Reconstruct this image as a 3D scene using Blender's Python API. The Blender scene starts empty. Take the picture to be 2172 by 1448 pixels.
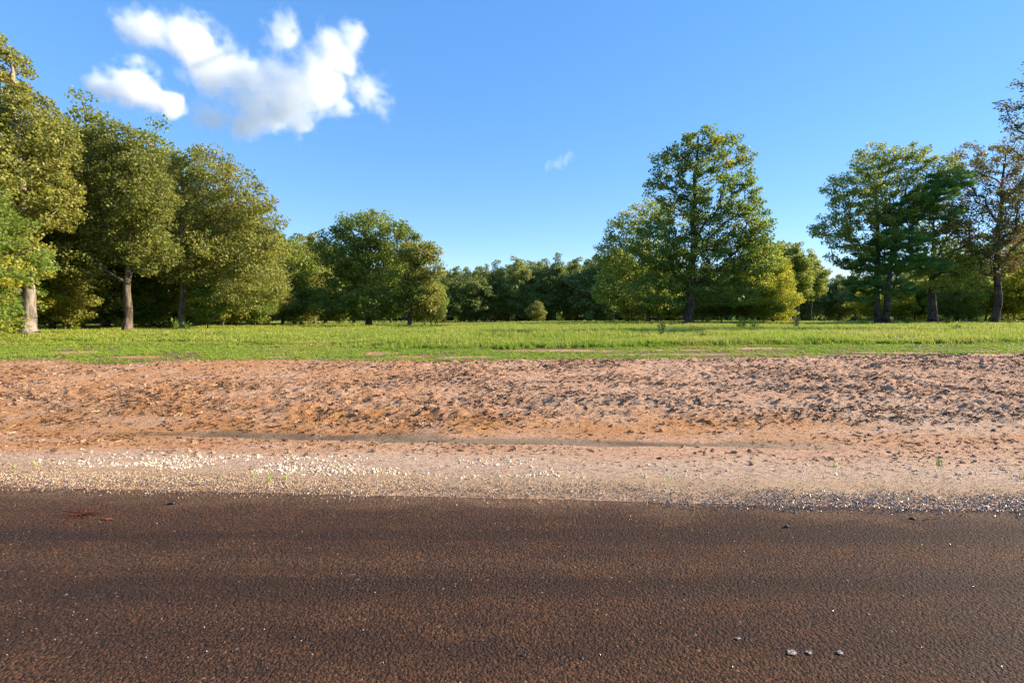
import bpy, math, random
import numpy as np
from mathutils import Vector

sc = bpy.context.scene
C = sc.collection
R = math.radians

# ------------------------------------------------------------------ camera
F, HY, CX, CAMZ = 1026.0, 664.0, 1086.0, 1.6      # focal length and horizon in photo pixels
cam = bpy.data.objects.new('camera', bpy.data.cameras.new('camera')); C.objects.link(cam)
cam.location = (0, 0, CAMZ); cam.rotation_euler = (math.pi/2, 0, 0)
cam.data.sensor_width = 36; cam.data.lens = 36*F/2172; cam.data.shift_y = -(724-HY)/2172
cam.data.clip_start = .1; cam.data.clip_end = 30000
sc.camera = cam

# ------------------------------------------------------------------ sky, sun, exposure
AZ, EL = R(82), R(26)
world = bpy.data.worlds.new('World'); sc.world = world; world.use_nodes = True
wn, wl = world.node_tree.nodes, world.node_tree.links
sky = wn.new('ShaderNodeTexSky'); sky.sky_type = 'NISHITA'; sky.sun_disc = False
sky.sun_elevation = EL; sky.sun_rotation = AZ
sky.air_density = 1.0; sky.dust_density = 0.0; sky.ozone_density = 2.2; sky.altitude = 3000
def wnode(t, **k):
    n = wn.new(t)
    for a, v in k.items(): n.inputs[a].default_value = v
    return n
# the whole sky is graded alike: softer range, fuller blue
s0 = wn.new('ShaderNodeVectorMath'); s0.operation = 'SCALE'; s0.inputs['Scale'].default_value = .26
gm = wnode('ShaderNodeGamma', Gamma=.43)
s1 = wn.new('ShaderNodeVectorMath'); s1.operation = 'SCALE'; s1.inputs['Scale'].default_value = 1/.26
hsv = wnode('ShaderNodeHueSaturation', Saturation=2.0, Hue=.511, Value=1.14)
wl.new(sky.outputs[0], s0.inputs[0]); wl.new(s0.outputs[0], gm.inputs[0]); wl.new(gm.outputs[0], s1.inputs[0]); wl.new(s1.outputs[0], hsv.inputs['Color'])
wl.new(hsv.outputs[0], wn['Background'].inputs[0])
wn['Background'].inputs[1].default_value = 0.108
sdir = Vector((math.sin(AZ)*math.cos(EL), math.cos(AZ)*math.cos(EL), math.sin(EL)))
sun = bpy.data.objects.new('sun', bpy.data.lights.new('sun', 'SUN')); C.objects.link(sun)
sun.data.energy = 5.0; sun.data.angle = R(.53); sun.data.color = (1, .86, .66)
sun.rotation_euler = sdir.to_track_quat('Z', 'Y').to_euler()
sc.view_settings.view_transform = 'Standard'; sc.view_settings.look = 'None'
sc.view_settings.exposure = 1.3; sc.view_settings.gamma = 1
sc.cycles.use_denoising = True
sc.cycles.max_bounces = 26; sc.cycles.volume_bounces = 24; sc.cycles.diffuse_bounces = 4
sc.cycles.transmission_bounces = 6; sc.cycles.sample_clamp_indirect = 6

# ------------------------------------------------------------------ helpers
def tag(o, label=None, cat=None, group=None, kind=None):
    if label: o['label'] = label
    if cat: o['category'] = cat
    if group: o['group'] = group
    if kind: o['kind'] = kind
    return o

def link(name, mesh, parent=None, mat=None, loc=None):
    o = bpy.data.objects.new(name, mesh); C.objects.link(o)
    if mat is not None and mesh is not None and not mesh.materials: mesh.materials.append(mat)
    if parent is not None: o.parent = parent
    if loc is not None: o.location = loc
    return o

def np_mesh(name, v, f, smooth=False, attrs=None):
    """v (n,3), f (m,k) all faces of one size; attrs: {name: per-vertex floats}"""
    me = bpy.data.meshes.new(name)
    v = np.ascontiguousarray(v, np.float32); f = np.ascontiguousarray(f, np.int32)
    k = f.shape[1]
    me.vertices.add(len(v)); me.vertices.foreach_set('co', v.ravel())
    me.loops.add(f.size); me.loops.foreach_set('vertex_index', f.ravel())
    me.polygons.add(len(f)); me.polygons.foreach_set('loop_start', np.arange(0, f.size, k, dtype=np.int32))
    me.polygons.foreach_set('use_smooth', np.full(len(f), smooth))
    for a, val in (attrs or {}).items():
        at = me.attributes.new(a, 'FLOAT', 'POINT'); at.data.foreach_set('value', np.ascontiguousarray(val, np.float32))
    me.update(calc_edges=True)
    return me

def lattice(seed, n=256):
    return np.random.RandomState(seed).rand(n, n).astype(np.float32)
_LAT = {}
def vnoise(x, y, seed):
    """smooth value noise in 0..1"""
    if seed not in _LAT: _LAT[seed] = lattice(seed)
    t = _LAT[seed]
    xi, yi = np.floor(x).astype(np.int64), np.floor(y).astype(np.int64)
    fx, fy = x-xi, y-yi
    fx = fx*fx*fx*(fx*(fx*6-15)+10); fy = fy*fy*fy*(fy*(fy*6-15)+10)
    x0, x1, y0, y1 = xi & 255, (xi+1) & 255, yi & 255, (yi+1) & 255
    return (t[x0, y0]*(1-fx)+t[x1, y0]*fx)*(1-fy)+(t[x0, y1]*(1-fx)+t[x1, y1]*fx)*fy
def fbm(x, y, seed, octv=4, gain=.5):
    a, s, tot = 1., 0., 0.
    for i in range(octv):
        s = s+a*vnoise(x*2**i+17.3*i, y*2**i+5.1*i, seed+i); tot += a; a *= gain
    return s/tot
def sstep(a, b, x):
    t = np.clip((x-a)/(b-a), 0, 1); return t*t*(3-2*t)

# ------------------------------------------------------------------ terrain
ROADTILT = 0.06                                   # the road runs 3.5 degrees off the picture plane
_kv = np.array([-50, 3.9, 4.4, 5.4, 6.5, 7.05, 7.5, 8.2, 9.5, 11, 13, 15.5, 20, 30, 400])
_kz = np.array([0, 0, -.015, -.06, -.2, -.26, -.2, -.08, .06, .18, .31, .42, .57, .57, .57])
_gv = np.arange(-50, 400, .05); _gz = np.interp(_gv, _kv, _kz)
_gz = np.convolve(np.pad(_gz, 8, 'edge'), np.hanning(19)[1:-1]/np.hanning(19).sum(), 'valid')
def zbase(x, y):
    x = np.asarray(x, float); y = np.asarray(y, float)
    w = 1-sstep(12, 22, y)
    v = y+ROADTILT*np.clip(x, -60, 60)*w
    z = np.interp(v, _gv, _gz)
    left = sstep(8, -8, x)
    z = z-left*.33*sstep(30, 52, y)-(1.15-.33*left)*sstep(50, 100, y)
    z = z+.09*(fbm(x*.12+50, y*.12+50, 11, 3)-.5)*sstep(14, 22, y)
    return z
def ground_at(px, py):
    """the point of the ground seen at a photo pixel"""
    Y = np.concatenate([np.arange(2, 30, .02), np.arange(30, 130, .1)]); X = (px-CX)*Y/F
    d = (CAMZ-(py-HY)*Y/F)-zbase(X, Y)
    i = np.argmax(d <= 0) if (d <= 0).any() else len(Y)-1
    return float(X[i]), float(Y[i]), float(zbase(X[i], Y[i]))
def at_depth(px, Y):
    X = (px-CX)*Y/F
    return X, Y, float(zbase(X, Y))

_e = [(-700, 764), (-300, 766), (0, 768), (130, 765), (165, 774), (235, 775), (330, 768), (500, 765), (640, 765), (700, 769), (950, 770),
      (1100, 766), (1500, 762), (1700, 760), (1800, 757), (1900, 754), (2172, 750), (2500, 746), (2900, 742)]
_eg = np.array([ground_at(*p)[:2] for p in _e])
def edge_y(x): return np.interp(x, _eg[:, 0], _eg[:, 1])

# bare ground inside the grass, from the photograph
bare = [(160, 748, 75, 4), (300, 757, 60, 3), (800, 750, 45, 5), (1000, 758, 70, 3), (870, 757, 40, 3), (1200, 744, 170, 2.6), (1450, 752, 130, 1.8), (1430, 742, 90, 1.6), (1600, 739, 80, 2.2), (1900, 748, 90, 1.8), (1830, 733, 50, 2), (2100, 745, 60, 1.6), (1330, 753, 60, 2), (40, 752, 40, 2), (600, 757, 30, 2)]
BG = []
for (px, py, rx, ry) in bare:
    g0 = ground_at(px, py); g1 = ground_at(px, py-ry); g2 = ground_at(px, py+ry)
    BG.append((g0[0], g0[1], rx*g0[1]/F, max(.15, (g1[1]-g2[1])/2)))
def bare_mask(x, y):
    m = np.zeros_like(x)
    for (bx, by, rx, ry) in BG: m = np.maximum(m, np.exp(-(((x-bx)/rx)**2+((y-by)/ry)**2)**2))
    return m

# ------------------------------------------------------------------ materials
def newmat(name):
    m = bpy.data.materials.new(name); m.use_nodes = True
    nt = m.node_tree; nt.nodes.clear()
    return m, nt.nodes, nt.links
class NB:
    """small node builder"""
    def __init__(s, name):
        s.m, s.N, s.L = newmat(name); s.out = s.N.new('ShaderNodeOutputMaterial')
    def put(s, sock, v):
        if isinstance(v, bpy.types.NodeSocket): s.L.new(v, sock)
        elif isinstance(v, (tuple, list)) and len(v) == 3 and sock.type == 'RGBA': sock.default_value = (*v, 1)
        else: sock.default_value = v
    def attr(s, n):
        a = s.N.new('ShaderNodeAttribute'); a.attribute_name = n; return a.outputs['Fac']
    def noise(s, scale, det=4, rough=.55, vec=None, dist=0):
        n = s.N.new('ShaderNodeTexNoise'); n.inputs['Scale'].default_value = scale; n.inputs['Detail'].default_value = det
        n.inputs['Roughness'].default_value = rough; n.inputs['Distortion'].default_value = dist
        s.L.new(vec if vec else s.coord(), n.inputs['Vector']); return n.outputs['Fac']
    def coord(s, scale=None):
        if not hasattr(s, '_c'): s._c = s.N.new('ShaderNodeTexCoord').outputs['Object']
        if scale is None: return s._c
        n = s.N.new('ShaderNodeMapping'); s.L.new(s._c, n.inputs['Vector']); n.inputs['Scale'].default_value = scale; return n.outputs[0]
    def voro(s, scale, feat='F1', vec=None, out='Distance'):
        n = s.N.new('ShaderNodeTexVoronoi'); n.feature = feat; n.inputs['Scale'].default_value = scale
        s.L.new(vec if vec else s.coord(), n.inputs['Vector']); return n.outputs[out]
    def math(s, op, a, b=0., c=0.):
        n = s.N.new('ShaderNodeMath'); n.operation = op
        for i, v in enumerate((a, b, c)): s.put(n.inputs[i], v)
        return n.outputs[0]
    def ramp(s, v, a, b, lo=0., hi=1.):
        n = s.N.new('ShaderNodeMapRange'); n.interpolation_type = 'SMOOTHSTEP'; s.put(n.inputs[0], v)
        for i, k in ((1, a), (2, b), (3, lo), (4, hi)): n.inputs[i].default_value = k
        return n.outputs[0]
    def mix(s, f, a, b):
        n = s.N.new('ShaderNodeMix'); n.data_type = 'RGBA'; s.put(n.inputs[0], f); s.put(n.inputs[6], a); s.put(n.inputs[7], b); return n.outputs[2]
    def bump(s, h, dist, strength=1., prev=None):
        n = s.N.new('ShaderNodeBump'); s.put(n.inputs['Height'], h); n.inputs['Distance'].default_value = dist; n.inputs['Strength'].default_value = strength
        if prev: s.L.new(prev, n.inputs['Normal'])
        return n.outputs[0]
    def bsdf(s, col, rough=.9, spec=.3, normal=None):
        n = s.N.new('ShaderNodeBsdfPrincipled'); s.put(n.inputs['Base Color'], col); s.put(n.inputs['Roughness'], rough); s.put(n.inputs['Specular IOR Level'], spec)
        if normal: s.L.new(normal, n.inputs['Normal'])
        return n.outputs[0]
    def orand(s): return s.N.new('ShaderNodeObjectInfo').outputs['Random']
    def end(s, sh): s.L.new(sh, s.out.inputs['Surface']); return s.m

def leaf_mat(name, dark, light, odd, odd_amt=.1, trans=.4, gloss=.35):
    b = NB(name); t = b.attr('tint'); c = b.attr('clump'); r = b.orand()
    col = b.mix(t, dark, light)
    col = b.mix(b.ramp(c, 1-odd_amt-.12, 1-odd_amt+.12), col, odd)
    h = b.N.new('ShaderNodeHueSaturation'); b.L.new(col, h.inputs['Color'])
    b.put(h.inputs['Value'], b.math('MULTIPLY_ADD', r, .36, .82)); b.put(h.inputs['Hue'], b.math('MULTIPLY_ADD', r, -.02, .51)); h.inputs['Saturation'].default_value = 1.0
    col = h.outputs[0]
    tl = b.N.new('ShaderNodeBsdfTranslucent')
    g = b.N.new('ShaderNodeHueSaturation'); b.L.new(col, g.inputs['Color']); g.inputs['Hue'].default_value = .485; g.inputs['Value'].default_value = 1.5
    b.L.new(g.outputs[0], tl.inputs['Color'])
    mx = b.N.new('ShaderNodeMixShader'); mx.inputs[0].default_value = trans
    b.L.new(b.bsdf(col, .45, gloss), mx.inputs[1]); b.L.new(tl.outputs[0], mx.inputs[2])
    return b.end(mx.outputs[0])

def bark_mat(name, a, c):
    b = NB(name); n = b.noise(6, 5, .65, b.coord((1.6, 1.6, .25))); n2 = b.noise(1.2, 3, .5)
    col = b.mix(b.ramp(n, .35, .68), a, c); col = b.mix(b.ramp(n2, .5, .75, 0, .5), col, (.2, .17, .13))
    return b.end(b.bsdf(col, .95, .1, b.bump(n, .05, .9)))

M = {}
M['leaf_olive'] = leaf_mat('leaf_olive', (0.132, 0.149, 0.025), (0.345, 0.351, 0.069), (0.437, 0.345, 0.069), .08)
M['leaf_green'] = leaf_mat('leaf_green', (0.109, 0.161, 0.023), (0.287, 0.345, 0.057), (0.402, 0.391, 0.063), .1)
M['leaf_sweetgum'] = leaf_mat('leaf_sweetgum', (0.092, 0.149, 0.025), (0.23, 0.31, 0.052), (0.414, 0.368, 0.034), .16, .5)
M['leaf_yellow'] = leaf_mat('leaf_yellow', (.17, .22, .02), (.34, .37, .04), (.48, .42, .03), .2, .5)
M['leaf_brown'] = leaf_mat('leaf_brown', (0.11, 0.121, 0.029), (0.253, 0.22, 0.055), (0.242, 0.138, 0.05), .3, .4)
M['leaf_far'] = leaf_mat('leaf_far', (0.114, 0.156, 0.048), (0.276, 0.324, 0.078), (0.336, 0.336, 0.072), .1)
M['needle'] = leaf_mat('needle', (0.046, 0.132, 0.034), (0.127, 0.276, 0.063), (0.23, 0.368, 0.069), .15, .35, .3)
M['bark'] = bark_mat('bark', (.05, .038, .028), (.22, .16, .11))
M['bark_pale'] = bark_mat('bark_pale', (.12, .1, .08), (.36, .3, .23))
M['bark_dark'] = bark_mat('bark_dark', (.03, .024, .02), (.12, .09, .07))

# ------------------------------------------------------------------ road
b = NB('muddy_asphalt')
big = b.noise(.6, 4, .6, b.coord((.14, 1.5, 1))); mid = b.noise(3.2, 5, .65, b.coord((.6, 1.2, 1))); fine = b.noise(120, 3, .75); grain = b.noise(48, 4, .75)
band = b.noise(1.0, 3, .55, b.coord((.05, 1.35, 1)))
col = b.mix(b.ramp(big, .34, .66), (.085, .04, .023), (.155, .072, .037))
col = b.mix(b.ramp(mid, .42, .7, 0, .7), col, (.21, .10, .05))
col = b.mix(b.ramp(band, .50, .60, 0, .6), col, (.05, .029, .021))
col = b.mix(b.ramp(band, .47, .36, 0, .45), col, (.24, .125, .068))
col = b.mix(b.ramp(grain, .44, .60, 0, .8), col, (.032, .017, .011))
col = b.mix(b.ramp(fine, .56, .70, 0, .7), col, (.30, .17, .095))
agg = b.voro(70, out='Color'); aggd = b.voro(70)
col = b.mix(b.ramp(agg, .60, .66, 0, .5), col, (.035, .024, .02))
col = b.mix(b.ramp(agg, .94, .95, 0, .8), col, (.32, .22, .15))
sep = b.N.new('ShaderNodeSeparateXYZ'); b.L.new(b.coord(), sep.inputs[0])
vv = b.math('ADD', b.math('MULTIPLY_ADD', sep.outputs[0], ROADTILT, sep.outputs[1]), b.math('MULTIPLY_ADD', mid, .9, -.45))
dust = b.math('MULTIPLY', b.ramp(vv, 3.75, 4.45), b.ramp(grain, .62, .42, .25, .9))   # sand washed onto the pavement edge
col = b.mix(dust, col, (.34, .21, .125))
rough = b.ramp(mid, .3, .7, .55, .8)
nrm = b.bump(b.math('ADD', b.math('MULTIPLY_ADD', aggd, -1.4, b.math('MULTIPLY', grain, 2.0)), fine), .024, 1.0)
nrm = b.bump(mid, .03, .5, nrm)
M['road'] = b.end(b.bsdf(col, rough, .12, nrm))

xs = np.arange(-60, 60.01, .25); vs = np.concatenate([np.arange(-9, 1, .5), np.arange(1, 4.81, .06)])
gx, gv = np.meshgrid(xs, vs)
gy = gv-ROADTILT*gx
gz = .010*(fbm(gx*.8, gv*2.2, 71, 3)-.5)-.10*sstep(4.0, 4.7, gv)
nr, nc = gx.shape
def gridfaces(nr, nc):
    i = np.arange(nr*nc).reshape(nr, nc)
    return np.stack([i[:-1, :-1], i[:-1, 1:], i[1:, 1:], i[1:, :-1]], -1).reshape(-1, 4)
tag(link('road', np_mesh('road', np.stack([gx, gy, gz], -1).reshape(-1, 3), gridfaces(nr, nc), True), mat=M['road']), 'dark muddy asphalt road across the foreground', kind='structure')

# ------------------------------------------------------------------ graded dirt bank with ditch
xs = np.arange(-21, 21.01, .045)
vs = [3.7]
while vs[-1] < 18.5: vs.append(vs[-1]+.0135+max(0, vs[-1]-4.5)*.0033)
vs = np.array(vs)
gx, gy = np.meshgrid(xs, vs); gv = gy+ROADTILT*gx
gz = zbase(gx, gy)
wx = gx+.5*(fbm(gx*.5, gy*.5, 300, 2)-.5)
n1 = fbm(wx*1.1, gy*1.4, 21, 4); n2 = fbm(gx*2.0+.6*gy, gy*5.6, 31, 4, .6); n3 = fbm(gx*6+1.5*gy, gy*13, 41, 3, .6); nl = fbm(gx*.22, gv*4.5, 43, 4, .6)
rough_zone = sstep(7.2, 8.0, gv)*(.45+.75*sstep(.35, .65, fbm(gx*.33, gy*.4, 51, 2)))+.35*sstep(5.1, 6, gv)*(1-sstep(6.3, 6.9, gv))
smooth_l = sstep(-2, -9, gx)*sstep(9.2, 10.5, gv)           # the left upper bank is smoother
rough_zone = rough_zone*(1-.55*smooth_l)
clod = np.clip(n2-.5, 0, .2)*.05+np.clip(n3-.46, 0, 1)*.11
det = rough_zone*(1.25*clod+.06*(n1-.5))+.018*(n1-.5)
# cleat ridges left by the machine, mostly on the right half, and a wheel rut above the ditch
cl = np.maximum(0, np.sin((gx*.8+gy*2.0+.5*n1)*2*math.pi/.42))*.028*sstep(1, 7, gx)*sstep(8.8, 10, gv)*sstep(14.5, 12, gv)*sstep(.35, .6, fbm(gx*.6, gy*.7, 57, 2))
rut = -.045*np.exp(-((gv-8.0-.12*np.sin(gx*.6))/.16)**2)*sstep(-7, -3, gx)*sstep(6, 3, gx)
rut2 = -.045*np.exp(-((gv-8.75)/.13)**2)*(.5+n1)
berm = .026*np.exp(-((gv-8.32-.1*np.sin(gx*.9))/.13)**2)*(n2*1.7)*sstep(-6, -2, gx)*sstep(6, 2, gx)
det = det+cl+rut+rut2+berm+.055*np.clip(nl-.5, -.15, .15)*sstep(6.9, 7.6, gv)
e = edge_y(gx)
ing = sstep(-.1, .5, gy-e)                                    # 1 under the grass
det = det*(1-.6*ing)
# silt floor of the ditch lies flat
siltn = fbm(gx*.7+9, gy*.9, 61, 3)
ditch_c = 7.0+.10*np.sin(gx*.45)+.25*(fbm(gx*.5+4, gy*0+1, 63, 3)-.5)-.03*gx
silt = np.exp(-((gv-ditch_c)/(.20+.55*(siltn-.5)))**4)*sstep(-7.5, -4.5, gx)*sstep(5.5, 2.5, gx)
det = det*(1-.9*silt)-.02*silt
# shoulder: thins out over the asphalt with a ragged edge
ragged = 4.30+.22*(fbm(gx*1.3, gy*2.2, 81, 5, .6)-.5)*2
det = det+np.where(gv < 5.2, .016*(fbm(gx*6, gy*6, 91, 3)-.5), 0)
gz2 = gz+det
sh = sstep(.38, -.14, gv-ragged)
gz2 = gz2*(1-sh)+(-.035)*sh+.022*np.exp(-((gv-ragged-.3)/.25)**2)
gz2 = gz2-.25*sstep(16.5, 18.5, gy)
white = sstep(4.2, 4.5, gv)*sstep(5.15, 4.7, gv+.25*(n1-.5))
pale = sstep(4.7, 5.0, gv)*sstep(6.1, 5.3, gv+.9*(fbm(gx*.5, gy*1.5, 101, 3)-.5)-.04*gx)
pale = np.maximum(pale, .75*sstep(.52, .66, fbm(gx*.28+3, gv*1.4, 111, 3))*sstep(7.3, 7.8, gv)*sstep(10, 8.5, gv)*sstep(-1, 4, gx))
red = np.clip(sstep(3, -7, gx)*.75+.9*np.exp(-((gv-7.7)/.55)**2)+.5*(fbm(gx*.4, gy*.6, 121, 3)-.4), 0, 1)*(1-.7*pale)
verts = np.stack([gx, gy, gz2], -1).reshape(-1, 3)
b = NB('graded_dirt')
n_a, n_b, n_c = b.noise(1.3, 5, .6), b.noise(14, 5, .65, b.coord((.7, 1, 1))), b.noise(55, 4, .7)
col = b.mix(b.attr('red'), (.62, .37, .235), (.58, .27, .1))
col = b.mix(b.ramp(n_a, .4, .7, 0, .6), col, (.66, .44, .31))
col = b.mix(b.attr('pale'), col, (.62, .43, .3))
crumb = b.noise(26, 5, .7, b.coord((.38, 1, 1))); zone = b.noise(.8, 3, .6)
col = b.mix(b.math('MULTIPLY', b.ramp(crumb, .53, .62, 0, .85), b.ramp(zone, .3, .6, .35, 1)), col, (.15, .07, .033))
col = b.mix(b.ramp(n_b, .56, .68, 0, .6), col, (.19, .095, .047))
col = b.mix(b.ramp(n_c, .55, .75, 0, .4), col, (.25, .13, .07))
col = b.mix(b.math('MULTIPLY', b.attr('white'), b.ramp(n_c, .35, .6, .35, .85)), col, (.5, .36, .225))
col = b.mix(b.attr('silt'), col, b.mix(b.ramp(n_a, .4, .6), (.17, .11, .06), (.3, .21, .125)))
col = b.mix(b.attr('under'), col, b.mix(b.ramp(n_b, .4, .6), (.13, .11, .035), (.26, .17, .09)))
nrm = b.bump(b.math('MULTIPLY_ADD', n_b, 1.6, b.math('SUBTRACT', n_c, b.math('MULTIPLY', crumb, 1.2))), .045, 1.0)
rgh = b.math('MULTIPLY_ADD', b.attr('silt'), -.4, .95)
M['dirt'] = b.end(b.bsdf(col, rgh, .2, nrm))
fl = lambda a: np.asarray(a, np.float32).ravel()
tag(link('dirt_bank', np_mesh('dirt_bank', verts, gridfaces(*gx.shape), True, dict(red=fl(red), pale=fl(pale), white=fl(white), silt=fl(np.clip(silt, 0, 1)), under=fl(ing*(1-.95*bare_mask(gx, gy))))), mat=M['dirt']),
    'bare orange and pink graded dirt bank with a shallow ditch beyond the road', kind='structure')
def dirt_z(x, y):
    """height of the finished dirt sheet (nearest vertex)"""
    i = np.clip(np.searchsorted(vs, y), 0, len(vs)-1); j = np.clip(np.round((np.asarray(x)+21)/.045).astype(int), 0, len(xs)-1)
    return gz2[i, j]
GV = dict(clod=rough_zone, silt=silt)
def dirt_attr(a, x, y):
    i = np.clip(np.searchsorted(vs, y), 0, len(vs)-1); j = np.clip(np.round((np.asarray(x)+21)/.045).astype(int), 0, len(xs)-1)
    return a[i, j]

# ------------------------------------------------------------------ the field: one sheet out past the horizon
def ext(a): return np.concatenate([-a[::-1], a[1:]])
gxs = ext(np.concatenate([np.arange(0, 60, .8), np.geomspace(60, 1500, 24)]))
gys = np.concatenate([-np.geomspace(1500, 8, 14), np.arange(-6, 14, 1.), np.arange(14, 60, .5), np.arange(60, 130, 2.), np.geomspace(130, 3000, 24)])
hx, hy = np.meshgrid(gxs, gys)
hz = zbase(hx, hy)
inside = (np.abs(hx) < 20.5)
hz = hz-np.where(inside, .6*sstep(17.6, 16.4, hy), .0)-.05*(hy < 5)
shortg = 1-sstep(16, 19, hy)
b = NB('field_soil')
n1m, n2m = b.noise(.35, 5, .6), b.noise(5, 5, .65)
col = b.mix(b.ramp(n1m, .38, .62), (.085, .115, .022), (.15, .16, .035))
col = b.mix(b.ramp(n2m, .5, .72, 0, .7), col, (.10, .07, .035))
M['field'] = b.end(b.bsdf(col, .95, .1, b.bump(n2m, .08, .8)))
tag(link('field', np_mesh('field', np.stack([hx, hy, hz], -1).reshape(-1, 3), gridfaces(*hx.shape), True), mat=M['field']), 'green pasture ground running back under the trees', kind='structure')

# ------------------------------------------------------------------ scatter of uncountable stuff (real geometry, instanced)
def scatter(name, label, srcs, pts, rots, scales, idx):
    col = bpy.data.collections.new(name+'_sources')
    for i, s in enumerate(srcs):
        s.name = '%s_piece_%02d' % (name, i); col.objects.link(s)
    n = len(pts); me = bpy.data.meshes.new(name)
    me.vertices.add(n); me.vertices.foreach_set('co', np.ascontiguousarray(pts, np.float32).ravel())
    for a, t, val in (('rot', 'FLOAT_VECTOR', rots), ('scl', 'FLOAT_VECTOR', scales)):
        at = me.attributes.new(a, t, 'POINT'); at.data.foreach_set('vector', np.ascontiguousarray(val, np.float32).ravel())
    at = me.attributes.new('pick', 'INT', 'POINT'); at.data.foreach_set('value', np.ascontiguousarray(idx, np.int32))
    o = link(name, me); tag(o, label, kind='stuff')
    g = bpy.data.node_groups.new(name, 'GeometryNodeTree')
    g.interface.new_socket('Geometry', in_out='INPUT', socket_type='NodeSocketGeometry')
    g.interface.new_socket('Geometry', in_out='OUTPUT', socket_type='NodeSocketGeometry')
    N, L = g.nodes, g.links
    gi, go = N.new('NodeGroupInput'), N.new('NodeGroupOutput')
    ci = N.new('GeometryNodeCollectionInfo'); ci.inputs[0].default_value = col; ci.inputs['Separate Children'].default_value = True; ci.inputs['Reset Children'].default_value = True
    ip = N.new('GeometryNodeInstanceOnPoints'); ip.inputs['Pick Instance'].default_value = True
    def na(nm, t):
        a = N.new('GeometryNodeInputNamedAttribute'); a.data_type = t; a.inputs['Name'].default_value = nm; return a.outputs['Attribute']
    L.new(gi.outputs[0], ip.inputs['Points']); L.new(ci.outputs[0], ip.inputs['Instance']); L.new(na('pick', 'INT'), ip.inputs['Instance Index'])
    e2r = N.new('FunctionNodeEulerToRotation'); L.new(na('rot', 'FLOAT_VECTOR'), e2r.inputs[0]); L.new(e2r.outputs[0], ip.inputs['Rotation'])
    L.new(na('scl', 'FLOAT_VECTOR'), ip.inputs['Scale']); L.new(ip.outputs[0], go.inputs[0])
    o.modifiers.new('scatter', 'NODES').node_group = g
    return o

def ico(sub):
    import bmesh
    bm = bmesh.new(); bmesh.ops.create_icosphere(bm, subdivisions=sub, radius=1)
    v = np.array([q.co[:] for q in bm.verts]); f = np.array([[q.index for q in p.verts] for p in bm.faces]); bm.free(); return v, f
ICO1, ICO2 = ico(1), ico(2)
def rock_obj(seed, mat, base=ICO1, flat=.6, jag=.28, smooth=False):
    r = np.random.RandomState(seed); v, f = base
    v = v*np.array([1, r.uniform(.65, .95), flat])*(1+jag*(r.rand(len(v), 1)-.5)*2)
    v = v+.18*np.sin(v[:, [1, 2, 0]]*3+r.rand(3)*6)
    me = np_mesh('rock', v, f, smooth); me.materials.append(mat)
    return bpy.data.objects.new('rock', me)
def rnd_rot(r, n, tilt=.5): return np.stack([r.normal(0, tilt, n), r.normal(0, tilt, n), r.uniform(0, 6.283, n)], -1)

b = NB('limestone'); rr = b.orand(); nn = b.noise(2.5, 3)
col = b.mix(rr, (.5, .39, .27), (.8, .69, .54)); col = b.mix(b.ramp(nn, .5, .8, 0, .5), col, (.42, .28, .18))
M['limestone'] = b.end(b.bsdf(col, .9, .2))
b = NB('chip'); rr = b.orand()
col = b.mix(rr, (.36, .235, .14), (.68, .5, .32)); col = b.mix(b.ramp(rr, .78, .82), col, (.12, .085, .07))
M['chip'] = b.end(b.bsdf(col, .75, .35))
b = NB('dark_chip'); rr = b.orand()
col = b.mix(rr, (.03, .026, .028), (.2, .17, .16)); M['dark_chip'] = b.end(b.bsdf(col, .3, .6))
b = NB('clod'); rr = b.orand(); nn = b.noise(3, 3)
col = b.mix(rr, (.48, .27, .145), (.56, .36, .24)); col = b.mix(b.ramp(nn, .5, .7, 0, .6), col, (.24, .12, .06)); col = b.mix(b.ramp(rr, .8, .86), col, (.15, .08, .045))
M['clod'] = b.end(b.bsdf(col, .95, .1, b.bump(nn, .1, .6)))
b = NB('mulch'); rr = b.orand(); col = b.mix(rr, (.045, .024, .014), (.17, .09, .047)); M['mulch'] = b.end(b.bsdf(col, .9, .15))
b = NB('straw'); rr = b.orand(); col = b.mix(rr, (.3, .2, .1), (.6, .47, .28)); M['straw'] = b.end(b.bsdf(col, .8, .2))

r = np.random.RandomState(4)
# clods on the bank
n = 60000
x = r.uniform(-19, 19, n); y = 5.2+r.rand(n)**1.15*11
v = y+ROADTILT*x
p = np.clip(dirt_attr(rough_zone, x, y), 0, 1)*(.25+1.5*sstep(.42, .62, fbm(x*.9, y*1.3, 131, 3)))*(y < edge_y(x)+.05)*(1-dirt_attr(silt, x, y))
k = r.rand(n) < p*.5; x, y = x[k], y[k]; n = len(x)
s = .006+.032*r.rand(n)**6+.010*r.rand(n)
z = dirt_z(x, y)+s*.15
scatter('dirt_clods', 'loose clods of orange earth strewn over the graded bank', [rock_obj(i, M['clod'], ICO2 if i < 3 else ICO1, .62, .3) for i in range(6)],
        np.stack([x, y, z], -1), rnd_rot(r, n), np.stack([s, s, s], -1), r.randint(0, 6, n))
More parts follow.
